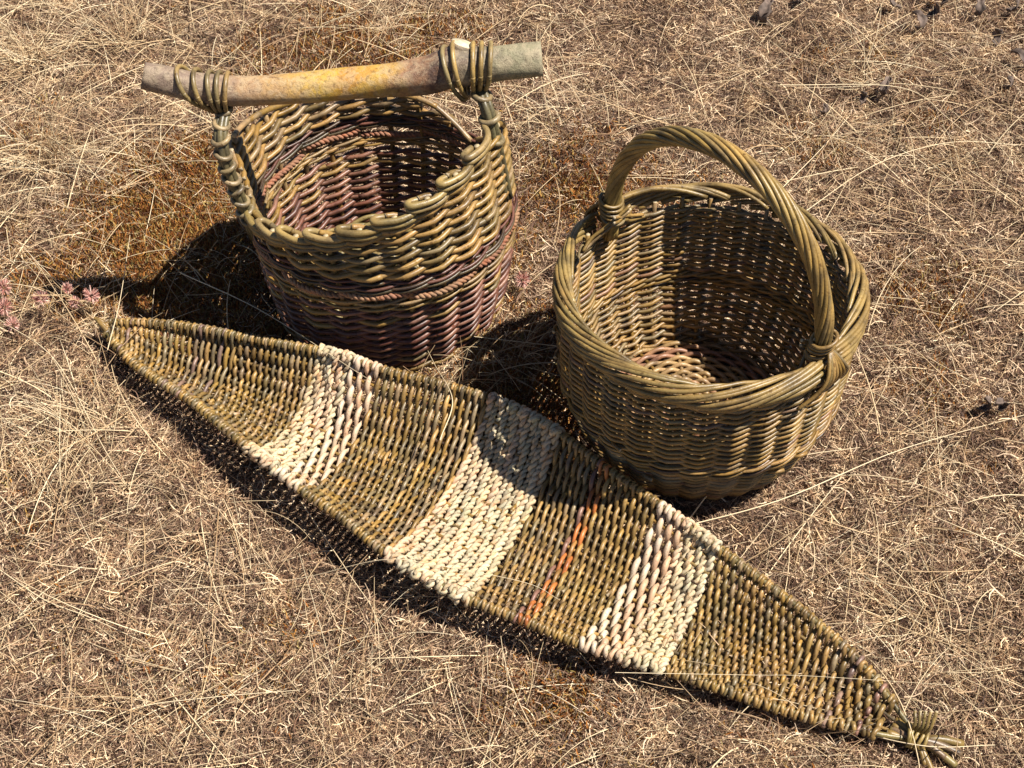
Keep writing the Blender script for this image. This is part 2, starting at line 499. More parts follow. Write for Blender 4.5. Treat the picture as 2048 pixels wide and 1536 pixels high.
    mb = MB(); mb.add(V, F, Mi)
    # knot stub and swelling where a side branch was sawn off
    kp = np.interp(.775, np.linspace(0, 1, n), np.arange(n)); kb = LP[int(kp)]
    st = [kb + np.array([-.006, .004, .000]), kb + np.array([-.002, .009, .014]), kb + np.array([.001, .012, .0235])]
    tube(mb, smoothc(st, 3), np.array([.021, .020, .018, .0165, .016, .0155, .015]), 16)
    lg = mb.build('log_handle', [M_log, M_sawn], root)
    # ---- posts that carry the log
    def lz(xw):
        i = int(np.argmin(np.abs(LP[:, 0] - xw))); return LP[i], LR[i]
    for side in (0, 1):
        if side == 0:
            a = R_(201); b0 = sh.at(np.array(a), .150, .004); b1 = sh.at(np.array(a), .29, .010); lx = -.345
        else:
            a = R_(-14); b0 = sh.at(np.array(a), .200, .004); b1 = sh.at(np.array(a), .325, -.002); lx = -.044
        lp, lr = lz(lx)
        b2 = lp + np.array([0, 0, -lr * .9]); 
        C0 = smoothc([b0, b1, b2, lp + np.array([0, -lr * .6, lr * .2])], 10)
        for k in range(4):
            o = .0046 * np.array([math.cos(k * 1.57), math.sin(k * 1.57), 0])
            mb = MB(); tube(mb, C0[:-6] + o, .0042, 7); mb.build('handle_post', WM, root, pick([(.12, .10, .05), (.10, .085, .045)]))
        # coils round the post
        d = np.concatenate([[0], np.cumsum(np.linalg.norm(np.diff(C0, axis=0), axis=1))])
        Lp = d[-7]; s0 = .030 if side == 0 else .095
        nco = 11 if side == 0 else 4
        T_, N2, B2 = frames(C0)
        for w in range(nco):
            s = s0 + (Lp - s0 - .004) * w / max(1, nco - 1)
            c0 = np.array([np.interp(s, d, C0[:, i]) for i in range(3)])
            aa = np.linspace(0, 2 * math.pi * 1.02, 22); til = rng.uniform(-.25, .25)
            rr = .0086 + rng.uniform(-.0006, .0012) + (.002 if side else 0)
            Q = c0 + rr * (np.cos(aa)[:, None] * np.array([1, 0, 0.]) + np.sin(aa)[:, None] * np.array([0, 1, 0.])) + (.0045 * np.cos(aa + til) * (1 if w % 2 else -1) * .6)[:, None] * np.array([0, 0, 1.])
            mb = MB(); tube(mb, Q, .0033 if side == 0 else .0036, 7); mb.build('coil', WM, root, pick([(.20, .15, .08), (.18, .135, .07), (.24, .18, .10)]))
        # wraps over the log
        if side == 0: xs = [(-.395, .022), (-.376, .012), (-.360, .007), (-.349, .0), (-.338, -.006)]
        else: xs = [(-.082, .024), (-.070, .016), (-.046, .0), (-.036, -.002), (-.025, -.004)]
        for (xw, lean) in xs:
            lp2, lr2 = lz(xw)
            aa = np.linspace(-.2, 2 * math.pi + .1, 34)
            # ring round the log, pulled down to the post at the bottom
            pull = np.clip(-np.sin(aa), 0, 1) ** 3
            ctr = np.array([xw, lp2[1], lp2[2]])
            rad_ = lr2 * 1.05 + .0026
            Q = ctr + rad_ * (np.cos(aa)[:, None] * np.array([0, -1, 0.]) + np.sin(aa)[:, None] * np.array([0, 0, 1.]))
            Q[:, 0] += (lean * .9) * (-np.sin(aa) * .5 + .5) * .9 + (lx - xw - lean) * .5 * pull
            Q[:, 2] -= .012 * pull
            mb = MB(); tube(mb, Q, .0029, 8); mb.build('log_wrap', WM, root, pick([(.24, .17, .07), (.27, .18, .07), (.20, .15, .07), (.30, .20, .07)]))
    return root

# log bark: grey-pink, yellow, ochre and grey-green lengths
def log_mat():
    m, t, b = mat('log_bark'); geo = N_(t, 'ShaderNodeNewGeometry'); sep = N_(t, 'ShaderNodeSeparateXYZ')
    t.links.new(geo.outputs['Position'], sep.inputs[0])
    n1 = noise(t, 55, 5, vec=geo.outputs['Position']); n2 = noise(t, 150, 5, .75, vec=geo.outputs['Position'])
    mr = N_(t, 'ShaderNodeMapRange'); mr.inputs[1].default_value = -.425; mr.inputs[2].default_value = .04
    t.links.new(sep.outputs[0], mr.inputs[0])
    ad = N_(t, 'ShaderNodeMath', operation='MULTIPLY_ADD'); ad.inputs[1].default_value = .24; t.links.new(n1.outputs['Fac'], ad.inputs[0])
    sb = N_(t, 'ShaderNodeMath', operation='SUBTRACT'); sb.inputs[1].default_value = .12; t.links.new(mr.outputs[0], sb.inputs[0]); t.links.new(sb.outputs[0], ad.inputs[2])
    base = ramp(t, ad.outputs[0], [(0.0, (.20, .14, .10)), (.14, (.19, .13, .095)), (.25, (.33, .20, .10)), (.35, (.42, .25, .08)), (.43, (.48, .30, .045)), (.50, (.42, .20, .03)), (.56, (.46, .28, .055)), (.65, (.32, .17, .085)), (.73, (.11, .06, .042)), (.82, (.15, .12, .08)), (.92, (.23, .205, .12)), (1.0, (.25, .215, .135))])
    n3 = noise(t, 70, 5, .7, vec=geo.outputs['Position'], dist=.6)
    sp = ramp(t, n3.outputs['Fac'], [(.46, (0, 0, 0)), (.56, (1, 1, 1))])
    c = mix(t, base.outputs[0], (.43, .34, .22), sp.outputs[0])
    c2 = N_(t, 'ShaderNodeMix', data_type='RGBA'); c2.inputs[0].default_value = .38
    t.links.new(base.outputs[0], c2.inputs[6]); t.links.new(c, c2.inputs[7])
    r2 = ramp(t, n2.outputs['Fac'], [(.33, (.35, .3, .27)), (.47, (1, 1, 1)), (.8, (1.15, 1.12, 1.1))])
    c = mix(t, c2.outputs[2], r2.outputs[0], .85, 'MULTIPLY')
    t.links.new(c, b.inputs['Base Color']); b.inputs['Roughness'].default_value = .6
    bp = N_(t, 'ShaderNodeBump'); bp.inputs['Strength'].default_value = .9; bp.inputs['Distance'].default_value = .0022
    t.links.new(n2.outputs['Fac'], bp.inputs['Height']); t.links.new(bp.outputs[0], b.inputs['Normal'])
    return m
M_log = log_mat()
M_sawn = plain('sawn_wood', (.62, .52, .34), .8)

# ================================================================== LONG BASKET
UP = [(198, 646), (300, 646), (400, 657), (480, 673), (560, 688), (645, 703), (700, 717), (760, 738), (870, 765), (985, 800), (1115, 866), (1210, 935), (1330, 1018), (1435, 1095), (1520, 1158), (1640, 1252), (1740, 1347), (1800, 1425), (1832, 1468)]
LO = [(198, 648), (262, 722), (325, 766), (380, 800), (430, 840), (500, 898), (548, 935), (597, 975), (690, 1040), (775, 1108), (930, 1195), (1045, 1240), (1170, 1290), (1325, 1338), (1420, 1370), (1560, 1418), (1680, 1450), (1770, 1470), (1828, 1478)]
HT_U = [.035, .046, .056, .064, .070, .074, .075, .076, .075, .073, .070, .066, .061, .055, .049, .041, .034, .026, .020]
HT_L = [.033, .045, .054, .060, .064, .066, .066, .065, .062, .057, .050, .045, .041, .037, .034, .030, .026, .022, .018]
_ux = np.array([p[0] for p in UP], float)
_U = np.array([W(p[0], p[1], h) for p, h in zip(UP, HT_U)])
_L = np.array([W(p[0], p[1], h) for p, h in zip(LO, HT_L)])
def _cub(X, Y):
    """smooth interpolation of the measured edge"""
    m = np.gradient(Y, X)
    def g(x):
        i = int(np.clip(np.searchsorted(X, x) - 1, 0, len(X) - 2)); h = X[i + 1] - X[i]; t = np.clip((x - X[i]) / h, 0, 1)
        return (2*t**3-3*t**2+1)*Y[i] + (t**3-2*t**2+t)*h*m[i] + (-2*t**3+3*t**2)*Y[i+1] + (t**3-t**2)*h*m[i+1]
    return g
gU = [_cub(_ux, _U[:, k]) for k in range(3)]; gL = [_cub(_ux, _L[:, k]) for k in range(3)]
PHM = R_(52)
def pod(u, v):
    """u: place along the pod, v: -1 rear edge .. 1 near edge"""
    a = np.array([g(u) for g in gU]); b = np.array([g(u) for g in gL])
    v = np.atleast_1d(np.asarray(v, float))
    sx = np.sin(v * PHM) / math.sin(PHM); sz = (1 - np.cos(v * PHM)) / (1 - math.cos(PHM))
    w = np.linalg.norm(a[:2] - b[:2])
    z0 = .012 + .012 * math.exp(-((u - 198) / 160.0) ** 2)
    XY = (a[:2] + b[:2]) / 2 + np.outer(sx, (b[:2] - a[:2]) / 2)
    h = np.where(v < 0, a[2], b[2]); z0 = np.minimum(z0, h)
    depth = np.minimum(1, w / .09)
    Z = h - (h - z0) * (1 - sz) * depth
    return np.column_stack([XY, Z])
def podn(u, v):
    e = 2.0; d = .01
    pu = pod(u + e, v) - pod(u - e, v); pv = pod(u, np.clip(v + d, -1, 1)) - pod(u, np.clip(v - d, -1, 1))
    n = np.cross(pv, pu); n /= np.linalg.norm(n, axis=1)[:, None] + 1e-12
    n *= np.sign(n[:, 2:3] + 1e-9)
    return n

def long_basket():
    o0 = pod(1000, 0)[0]; root = empty('leaf_shaped_basket', (float(o0[0]), float(o0[1]), 0))
    tag(root, 'long shallow leaf-shaped willow basket with cream cord bands and pale peeled stripes, lying in front', 'basket')
    NR = 12      # ribs across
    ribv = np.linspace(-1, 1, NR + 1)
    def width(u):
        a = np.array([g(u) for g in gU]); b = np.array([g(u) for g in gL]); return np.linalg.norm(a[:2] - b[:2])
    u_all = np.arange(200, 1833, 12.0)
    # ribs
    for k, v in enumerate(ribv):
        edge = k in (0, NR)
        us = u_all if (edge or k % 2 == 0) else np.array([u for u in u_all if width(u) > .115])
        if not edge and k % 4 == 2: us = np.array([u for u in u_all if width(u) > .05])
        P = np.concatenate([pod(u, v) for u in us])
        # wobble like real rods
        P[:, 2] += .0008 * np.sin(us * .013 + k)
        rad = (.0034 if edge else .0021) * np.interp(us, [200, 420, 1500, 1830], [.75, 1, 1, .9])
        mb = MB(); tube(mb, P, rad, 8)
        mb.build('edge_rod' if edge else 'rib', WM, root, pick([(.15, .12, .045), (.13, .1, .04)] if edge else OLIVE + DARK))
    # rows across
    def band(u):
        if 640 <= u < 700: return 'cord'
        if 700 <= u < 764: return 'peel'
        if 978 <= u < 1122: return 'cord'
        if 1200 <= u < 1222 : return 'orange'
        if 1318 <= u < 1374: return 'peel'
        if 1374 <= u < 1440: return 'cord'
        return 'olive'
    u = 212.0; i = 0
    while u < 1790:
        w = width(u); b = band(u)
        nr_ = NR if w > .115 else (NR // 2 if w > .05 else NR // 4)
        ends = np.array([pod(u, 0)[0], pod(u + 5, 0)[0]]); dens = np.linalg.norm(ends[1] - ends[0]) / 5   # metres per u
        pitch = {'olive': .0044, 'orange': .0044, 'peel': .0066, 'cord': .0083}[b] * (1.0 if u < 1500 else 1.0 + .35 * (u - 1500) / 330)
        rod = {'olive': .0025, 'orange': .0027, 'peel': .0033, 'cord': .0042}[b] * rng.uniform(.88, 1.12) * (1.0 if u < 1500 else 1.0 + .3 * (u - 1500) / 330)
        n = nr_ * 5 + 1
        v = np.linspace(-1, 1, n)
        x = (v + 1) / 2 * nr_
        slant = 1.6 * np.sin(math.pi * x + i * math.pi) * (1 if b != 'cord' else .6) + 1.5 * np.sin(v * 2.2 + i * .7)
        offa = (rod + .0029) * (.78 if b != 'cord' else .30)
        c = np.cos(math.pi * x + i * math.pi)
        P = np.zeros((n, 3))
        for q in range(n):
            uq = u + slant[q] * .55 / max(dens * 1000, .3) * .6
            pq = pod(uq, v[q])[0]; nq = podn(uq, np.array([v[q]]))[0]
            P[q] = pq + nq * offa * np.sign(c[q]) * abs(c[q]) ** .8
        # turn round both edge rods
        er = .0034 + rod * .55
        def turn(v_e, inner):
            c0 = pod(u, v_e)[0]; nn = podn(u, np.array([v_e]))[0]; into = inner - c0; into -= nn * (into @ nn); into /= np.linalg.norm(into) + 1e-9
            s = 1 if (inner - c0) @ nn > 0 else -1
            aa = np.linspace(0.3, math.pi * 1.15, 9)
            adv = (pod(u + 4, v_e)[0] - c0); adv = adv / (np.linalg.norm(adv) + 1e-9) * pitch * .45
            return np.array([c0 + s * er * math.cos(t - .3 - 0) * nn * 1.0 - er * math.sin(t) * into + adv * (t / 3.3) for t in aa])
        t0 = turn(-1.0, P[1]); t1 = turn(1.0, P[-2])
        P = np.vstack([t0[::-1], P[1:-1], t1])
        mb = MB()
        if b == 'cord':
            P = P + np.array([[rng.gauss(0, .0004) for _ in range(3)] for _ in range(len(P))])
            cord(mb, P, .0046 * rng.uniform(.86, 1.1), rng.uniform(.017, .024), ph=rng.uniform(0, 6))
            ob = mb.build('cord_row', [M_cord], root, pick(CREAM, .08))
        elif b == 'peel':
            rr_ = np.full(len(P), rod); rr_[len(t0):-len(t1)] *= (.88 + .22 * c[1:-1]); rr_[:8] *= .85; rr_[-8:] *= .85
            tube(mb, P, rr_, 8); ob = mb.build('peeled_weaver', [M_peel, M_cut], root, pick(PEEL, .06))
        else:
            rr_ = rod * (np.linspace(1.08, .85, len(P)) if i % 2 else np.linspace(.9, 1.05, len(P))); rr_[len(t0):-len(t1)] *= (.86 + .20 * c[1:-1]); rr_[:8] *= .78; rr_[-8:] *= .78
            tube(mb, P, rr_, 7)
            q_ = pick(OLIVE, .20); c_ = (q_[0] * 1.10, q_[1] * 1.14, q_[2] * 1.25)
            if b == 'orange': c_ = pick([(.50, .15, .04), (.46, .16, .045), (.30, .16, .05), (.52, .18, .055)], .1)
            elif rng.random() < .06: c_ = pick([(.22, .12, .09), (.26, .2, .12), (.2, .13, .1)])
            ob = mb.build('weaver', WM, root, c_)
        u += pitch / dens; i += 1
    # binding and loose rod ends at the right-hand tip
    tip = W(1828, 1474, .019)
    tails = [((1925, 1488), .012, .0044), ((1922, 1508), .010, .0040), ((1912, 1532), .009, .0042), ((1868, 1552), .008, .0036), ((1890, 1515), .016, .0034), ((1850, 1530), .012, .003)]
    for (q, zt, rd) in tails:
        e = W(q[0], q[1], zt); s = pod(1800, rng.uniform(-.8, .8))[0]
        mb = MB(); tube(mb, smoothc([s, tip + np.array([rng.uniform(-.004, .004), rng.uniform(-.004, .004), rng.uniform(-.003, .003)]), (tip + e) / 2 + np.array([0, 0, .003]), e], 6), rd, 8)
        mb.build('rod_tail', WM, root, pick([(.15, .10, .06), (.20, .13, .04), (.17, .13, .05)]))
    ax = W(1925, 1488, .01) - pod(1700, 0)[0]; ax /= np.linalg.norm(ax); sd_ = np.cross(ax, [0, 0, 1]); sd_ /= np.linalg.norm(sd_); upv = np.cross(sd_, ax)
    for w in range(6):
        aa = np.linspace(0, 2 * math.pi * 1.02, 20); c0 = tip + ax * (-.007 + .0032 * w)
        Q = c0 + .0120 * np.cos(aa)[:, None] * sd_ + .0105 * np.sin(aa)[:, None] * upv + (.003 * np.cos(aa + w))[:, None] * ax
        mb = MB(); tube(mb, Q, .0020, 6); mb.build('binding', WM, root, pick([(.24, .17, .06), (.2, .15, .05)]))
    for w in range(5):
        c0 = tip + ax * (-.004 + .003 * w) + upv * .009
        mb = MB(); tube(mb, [c0, c0 + upv * .012 + ax * .001 * w - sd_ * .004, c0 + upv * (.020 + .003 * w) - sd_ * (.012) + ax * .002 * (w - 2)], .0019, 6)
        mb.build('binding', WM, root, pick([(.24, .17, .06), (.2, .15, .05)]))
    # pointed rod at the left-hand tip
    for k in range(3):
        s = pod(214 + k * 8, (-.6, 0, .6)[k])[0]; e = W(188 + k * 3, 636 + k * 2, .045)
        mb = MB(); tube(mb, smoothc([s, (s + e) / 2 + np.array([0, 0, .001]), e], 4), np.linspace(.0040, .0022, 9), 7); mb.build('tip_rod', WM, root, pick(OLIVE))
    # stray cut ends on the rows
    for q in range(26):
        uu = rng.uniform(300, 1700); vv = rng.uniform(-.8, .9); p0 = pod(uu, vv)[0]; nn = podn(uu, np.array([vv]))[0]; dr = pod(uu, min(1, vv + .1))[0] - p0; dr /= np.linalg.norm(dr)
        mb = MB(); tube(mb, [p0 + nn * .003, p0 + nn * .0075 + dr * .012], .0021, 6); mb.build('rod_end', WM, root, pick(OLIVE + PEEL[:1]))
    return root

def in_basket(P, pad=0.0):
    """any of the points inside a basket's footprint and below its wall"""
    P = np.atleast_2d(P)
    a = (np.hypot(P[:, 0] - .228, P[:, 1] - 1.245) < np.interp(P[:, 2], [0, .09, .25], [.130, .172, .182]) + pad) & (P[:, 2] < .25)
    b = (np.hypot(P[:, 0] + .166, P[:, 1] - 1.48) < np.interp(P[:, 2], [0, .15], [.153, .176]) + pad) & (P[:, 2] < .3)
    return bool((a | b).any())
_pm = np.array([pod(u, 0)[0][:2] for u in range(200, 1830, 20)]); _pu = np.arange(200, 1830, 20)
_pa = np.array([[g(u) for g in gU][:2] for u in _pu]); _pb = np.array([[g(u) for g in gL][:2] for u in _pu])
def in_pod(P, pad=0.0, zmin=.006):
    P = np.atleast_2d(P)
    for p in P:
        d = np.linalg.norm(_pm - p[:2], axis=1)
        # nearest section by projecting on the row direction
        ab = _pb - _pa; L = np.linalg.norm(ab, axis=1); t = ((p[:2] - _pa) * ab).sum(1) / L ** 2
        perp = np.linalg.norm(p[:2] - (_pa + np.clip(t, 0, 1)[:, None] * ab), axis=1)
        i = int(perp.argmin())
        if perp[i] < .012 + pad and -pad / L[i] < t[i] < 1 + pad / L[i]:
            v = 2 * t[i] - 1
            zs = .010 + .07 * abs(v) ** 2.4
            if zmin < p[2] and p[2] > zs - .012 : return True
    return False

# ================================================================== GROUND
def gh(x, y):
    x = np.asarray(x, float); y = np.asarray(y, float)
    return 1.5 * (.0035 * np.sin(x * 9 + 1.3 * np.sin(y * 5)) + .003 * np.sin(y * 13 + x * 7 + 2) + .0015 * np.sin(x * 31 + y * 17) + .0012 * np.sin(y * 41 - x * 23)) - .006
def ground_mat():
    m, t, b = mat('dry_soil'); geo = N_(t, 'ShaderNodeNewGeometry')
    n1 = noise(t, 5, 4, vec=geo.outputs['Position']); n2 = noise(t, 260, 5, .7, vec=geo.outputs['Position'])
    r1 = ramp(t, n1.outputs['Fac'], [(.35, (.085, .050, .032)), (.5, (.12, .080, .052)), (.65, (.15, .11, .08))])
    r2 = ramp(t, n2.outputs['Fac'], [(.3, (.35, .33, .3)), (.5, (1, 1, 1)), (.68, (1.9, 1.8, 1.6))])
    t.links.new(mix(t, r1.outputs[0], r2.outputs[0], 1.0, 'MULTIPLY'), b.inputs['Base Color']); b.inputs['Roughness'].default_value = 1
    bp = N_(t, 'ShaderNodeBump'); bp.inputs['Strength'].default_value = 1; bp.inputs['Distance'].default_value = .006
    t.links.new(n2.outputs['Fac'], bp.inputs['Height']); t.links.new(bp.outputs[0], b.inputs['Normal'])
    return m
def ground():
    def axis(c, half):
        a = list(np.arange(c - half, c + half + .001, .02)); st = .03; lo = a[0]; hi = a[-1]
        while hi < 60: lo -= st; hi += st; a = [lo] + a + [hi]; st *= 1.35
        return np.array(a)
    X = axis(0, 1.5); Y = axis(1.4, 1.3); gx, gy = np.meshgrid(X, Y)
    V = np.stack([gx, gy, gh(gx, gy)], -1).reshape(-1, 3); nx = len(X)
    F = [(j * nx + i, j * nx + i + 1, (j + 1) * nx + i + 1, (j + 1) * nx + i) for j in range(len(Y) - 1) for i in range(nx - 1)]
    mb = MB(); mb.add(V, F); o = mb.build('ground', ground_mat()); tag(o, kind='structure')
ground()

# zones: (px, py, radius in metres, weight)
MOSS = [(330, 430, .13, .8), (420, 520, .11, .8), (250, 510, .08, .6), (300, 600, .07, .6), (420, 330, .08, .75), (470, 640, .09, .7), (700, 105, .10, .6), (560, 125, .07, .4), (820, 110, .08, .5), (1150, 370, .11, .5), (1250, 400, .07, .5), (1020, 480, .08, .35), (1850, 590, .07, .35), (1830, 740, .06, .25), (1100, 1400, .05, .5), (560, 1280, .05, .3), (1000, 850, .12, .7), (1080, 720, .10, .6), (80, 560, .08, .4), (1640, 300, .06, .25), (1870, 250, .05, .3), (60, 300, .07, .2), (900, 60, .07, .4)]
_MZ = [(W(a, b)[:2], r, w) for a, b, r, w in MOSS]
def moss_w(x, y):
    s = 0
    for c, r, w in _MZ: s = s + w * np.exp(-((x - c[0]) ** 2 + (y - c[1]) ** 2) / (r * r * .7))
    return s
STRAW = [(60, 60, .35, 1.), (300, 60, .25, .8), (200, 250, .28, 1.), (60, 400, .2, 1), (150, 800, .22, 1.), (60, 1000, .25, .8), (950, 30, .2, .5), (700, 20, .2, .6), (1900, 330, .25, .7), (1700, 120, .25, .5), (1950, 1100, .2, .5), (1900, 1350, .2, .7), (1500, 1500, .2, .6), (300, 1480, .22, .6), (700, 1300, .2, .4), (1000, 720, .12, 1.), (870, 760, .07, 1.), (1080, 250, .15, .6), (1950, 600, .2, .4), (1250, 1450, .15, .5), (450, 540, .10, .8), (1550, 380, .2, .4)]
_SZ = [(W(a, b)[:2], r, w) for a, b, r, w in STRAW]
def straw_w(x, y):
    s = 0
    for c, r, w in _SZ: s = s + w * np.exp(-((x - c[0]) ** 2 + (y - c[1]) ** 2) / (r * r))
    return s

def cover_mat(name, stops, rough=.8, zone=None, transl=.25):
    """colour by the piece's own tint, shifted in patches over the ground"""
    m, t, b = mat(name)
    at = N_(t, 'ShaderNodeAttribute'); at.attribute_name = 'tint'; at.attribute_type = 'GEOMETRY'
    geo = N_(t, 'ShaderNodeNewGeometry')
    n1 = noise(t, 7, 3, vec=geo.outputs['Position']); n2 = noise(t, 28, 2, vec=geo.outputs['Position'])
    a = N_(t, 'ShaderNodeMath', operation='MULTIPLY_ADD'); a.inputs[1].default_value = .55; t.links.new(n1.outputs['Fac'], a.inputs[0])
    s = N_(t, 'ShaderNodeMath', operation='SUBTRACT'); s.inputs[1].default_value = .275; t.links.new(at.outputs['Fac'], s.inputs[0]); t.links.new(s.outputs[0], a.inputs[2])
    r = ramp(t, a.outputs[0], stops)
    c = r.outputs[0]
    if zone: 
        z = ramp(t, n2.outputs['Fac'], zone); c = mix(t, c, z.outputs[0], 1.0, 'MULTIPLY')
    t.links.new(c, b.inputs['Base Color']); b.inputs['Roughness'].default_value = rough; b.inputs['Specular IOR Level'].default_value = .35
    return m
M_thatch = cover_mat('dead_grass_litter', [(.0, (.045, .024, .017)), (.25, (.15, .085, .058)), (.5, (.32, .212, .135)), (.75, (.51, .375, .25)), (1., (.78, .65, .48))], .7, [(.32, (.58, .50, .45)), (.45, (.90, .84, .80)), (.55, (1.08, 1.0, .9)), (.68, (1.2, 1.08, .9))])
M_moss = cover_mat('dry_moss', [(.0, (.06, .018, .008)), (.25, (.17, .055, .014)), (.5, (.34, .125, .024)), (.72, (.38, .20, .045)), (.88, (.22, .17, .05)), (1., (.42, .32, .14))], .85, None)
M_straw = cover_mat('straw', [(.0, (.24, .13, .07)), (.3, (.46, .31, .17)), (.6, (.66, .50, .30)), (1., (.80, .68, .47))], .55, None)

def proto(name, m, pieces):
    """pieces: list of (points, radius, tint, ribbon?)"""
    Vs = []; Fs = []; tn = []; n0 = 0
    for (P, r, tint, kind) in pieces:
        P = np.asarray(P); n = len(P)
        T, Nn, B = frames(P)
        rr = r * np.linspace(1, .45, n)
        if kind == 'ribbon':
            ro = rng.uniform(0, math.pi); w = math.cos(ro) * Nn + math.sin(ro) * B
            V = np.stack([P - w * rr[:, None], P + w * rr[:, None]], 1).reshape(-1, 3); k = 2
            F = [(2 * i, 2 * i + 1, 2 * i + 3, 2 * i + 2) for i in range(n - 1)]
        else:
            k = 3; a = np.arange(3) * 2.094
            V = (P[:, None] + rr[:, None, None] * (np.cos(a)[None, :, None] * Nn[:, None] + np.sin(a)[None, :, None] * B[:, None])).reshape(-1, 3)
            F = [(i * 3 + j, i * 3 + (j + 1) % 3, i * 3 + 3 + (j + 1) % 3, i * 3 + 3 + j) for i in range(n - 1) for j in range(3)]
        Vs.append(V); Fs += [tuple(q + n0 for q in f) for f in F]; tn += [tint] * (n * k); n0 += n * k
    me = bpy.data.meshes.new(name); me.from_pydata(np.concatenate(Vs).tolist(), [], Fs); me.materials.append(m)
    at = me.attributes.new('tint', 'FLOAT', 'POINT'); at.data.foreach_set('value', np.array(tn, dtype=np.float32))
    me.polygons.foreach_set('use_smooth', [True] * len(me.polygons))
    return bpy.data.objects.new(name, me)

def curl(p, L, az, pitch, bend, n=4, droop=0.):
    """a bent blade from p"""
    out = [np.array(p, float)]; d = L / (n - 1)
    for i in range(n - 1):
        out.append(out[-1] + d * np.array([math.cos(az) * math.cos(pitch), math.sin(az) * math.cos(pitch), math.sin(pitch)]))
        az += bend / (n - 1); pitch -= droop / (n - 1)
    return np.array(out)

def scatter(name, protos, pts, rots, scl, idx):
    """one ground-cover object: a cloud of points carrying small instances"""
    me = bpy.data.meshes.new(name); me.from_pydata(np.asarray(pts).tolist(), [], [])
    a = me.attributes.new('rot', 'FLOAT_VECTOR', 'POINT'); a.data.foreach_set('vector', np.asarray(rots, dtype=np.float32).ravel())
    a = me.attributes.new('scl', 'FLOAT', 'POINT'); a.data.foreach_set('value', np.asarray(scl, dtype=np.float32))
    a = me.attributes.new('pid', 'INT', 'POINT'); a.data.foreach_set('value', np.asarray(idx, dtype=np.int32))
    o = bpy.data.objects.new(name, me); C.objects.link(o)
    g = bpy.data.node_groups.new(name + '_spread', 'GeometryNodeTree')
    g.interface.new_socket('Geometry', in_out='INPUT', socket_type='NodeSocketGeometry'); g.interface.new_socket('Geometry', in_out='OUTPUT', socket_type='NodeSocketGeometry')
    gi = g.nodes.new('NodeGroupInput'); go = g.nodes.new('NodeGroupOutput'); j = g.nodes.new('GeometryNodeJoinGeometry')
    def attr(n, ty):
        q = g.nodes.new('GeometryNodeInputNamedAttribute'); q.data_type = ty; q.inputs['Name'].default_value = n; return q.outputs['Attribute']
    ro = attr('rot', 'FLOAT_VECTOR'); s_ = attr('scl', 'FLOAT'); pid = attr('pid', 'INT')
    for k, p in enumerate(protos):
        oi = g.nodes.new('GeometryNodeObjectInfo'); oi.inputs['Object'].default_value = p; oi.inputs['As Instance'].default_value = True
        cm = g.nodes.new('FunctionNodeCompare'); cm.data_type = 'INT'; cm.operation = 'EQUAL'
        ins = [x for x in cm.inputs if x.type == 'INT']; g.links.new(pid, ins[0]); ins[1].default_value = k
        ip = g.nodes.new('GeometryNodeInstanceOnPoints')
        g.links.new(gi.outputs[0], ip.inputs['Points']); g.links.new(cm.outputs[0], ip.inputs['Selection'])
        g.links.new(oi.outputs['Geometry'], ip.inputs['Instance']); g.links.new(ro, ip.inputs['Rotation']); g.links.new(s_, ip.inputs['Scale'])
        g.links.new(ip.outputs[0], j.inputs[0])
    g.links.new(j.outputs[0], go.inputs[0])
    md = o.modifiers.new('spread', 'NODES'); md.node_group = g
    return o

X0, X1, Y0, Y1 = -1.35, 1.35, .55, 2.45
def tri_rnd(): return rng.betavariate(2, 2)
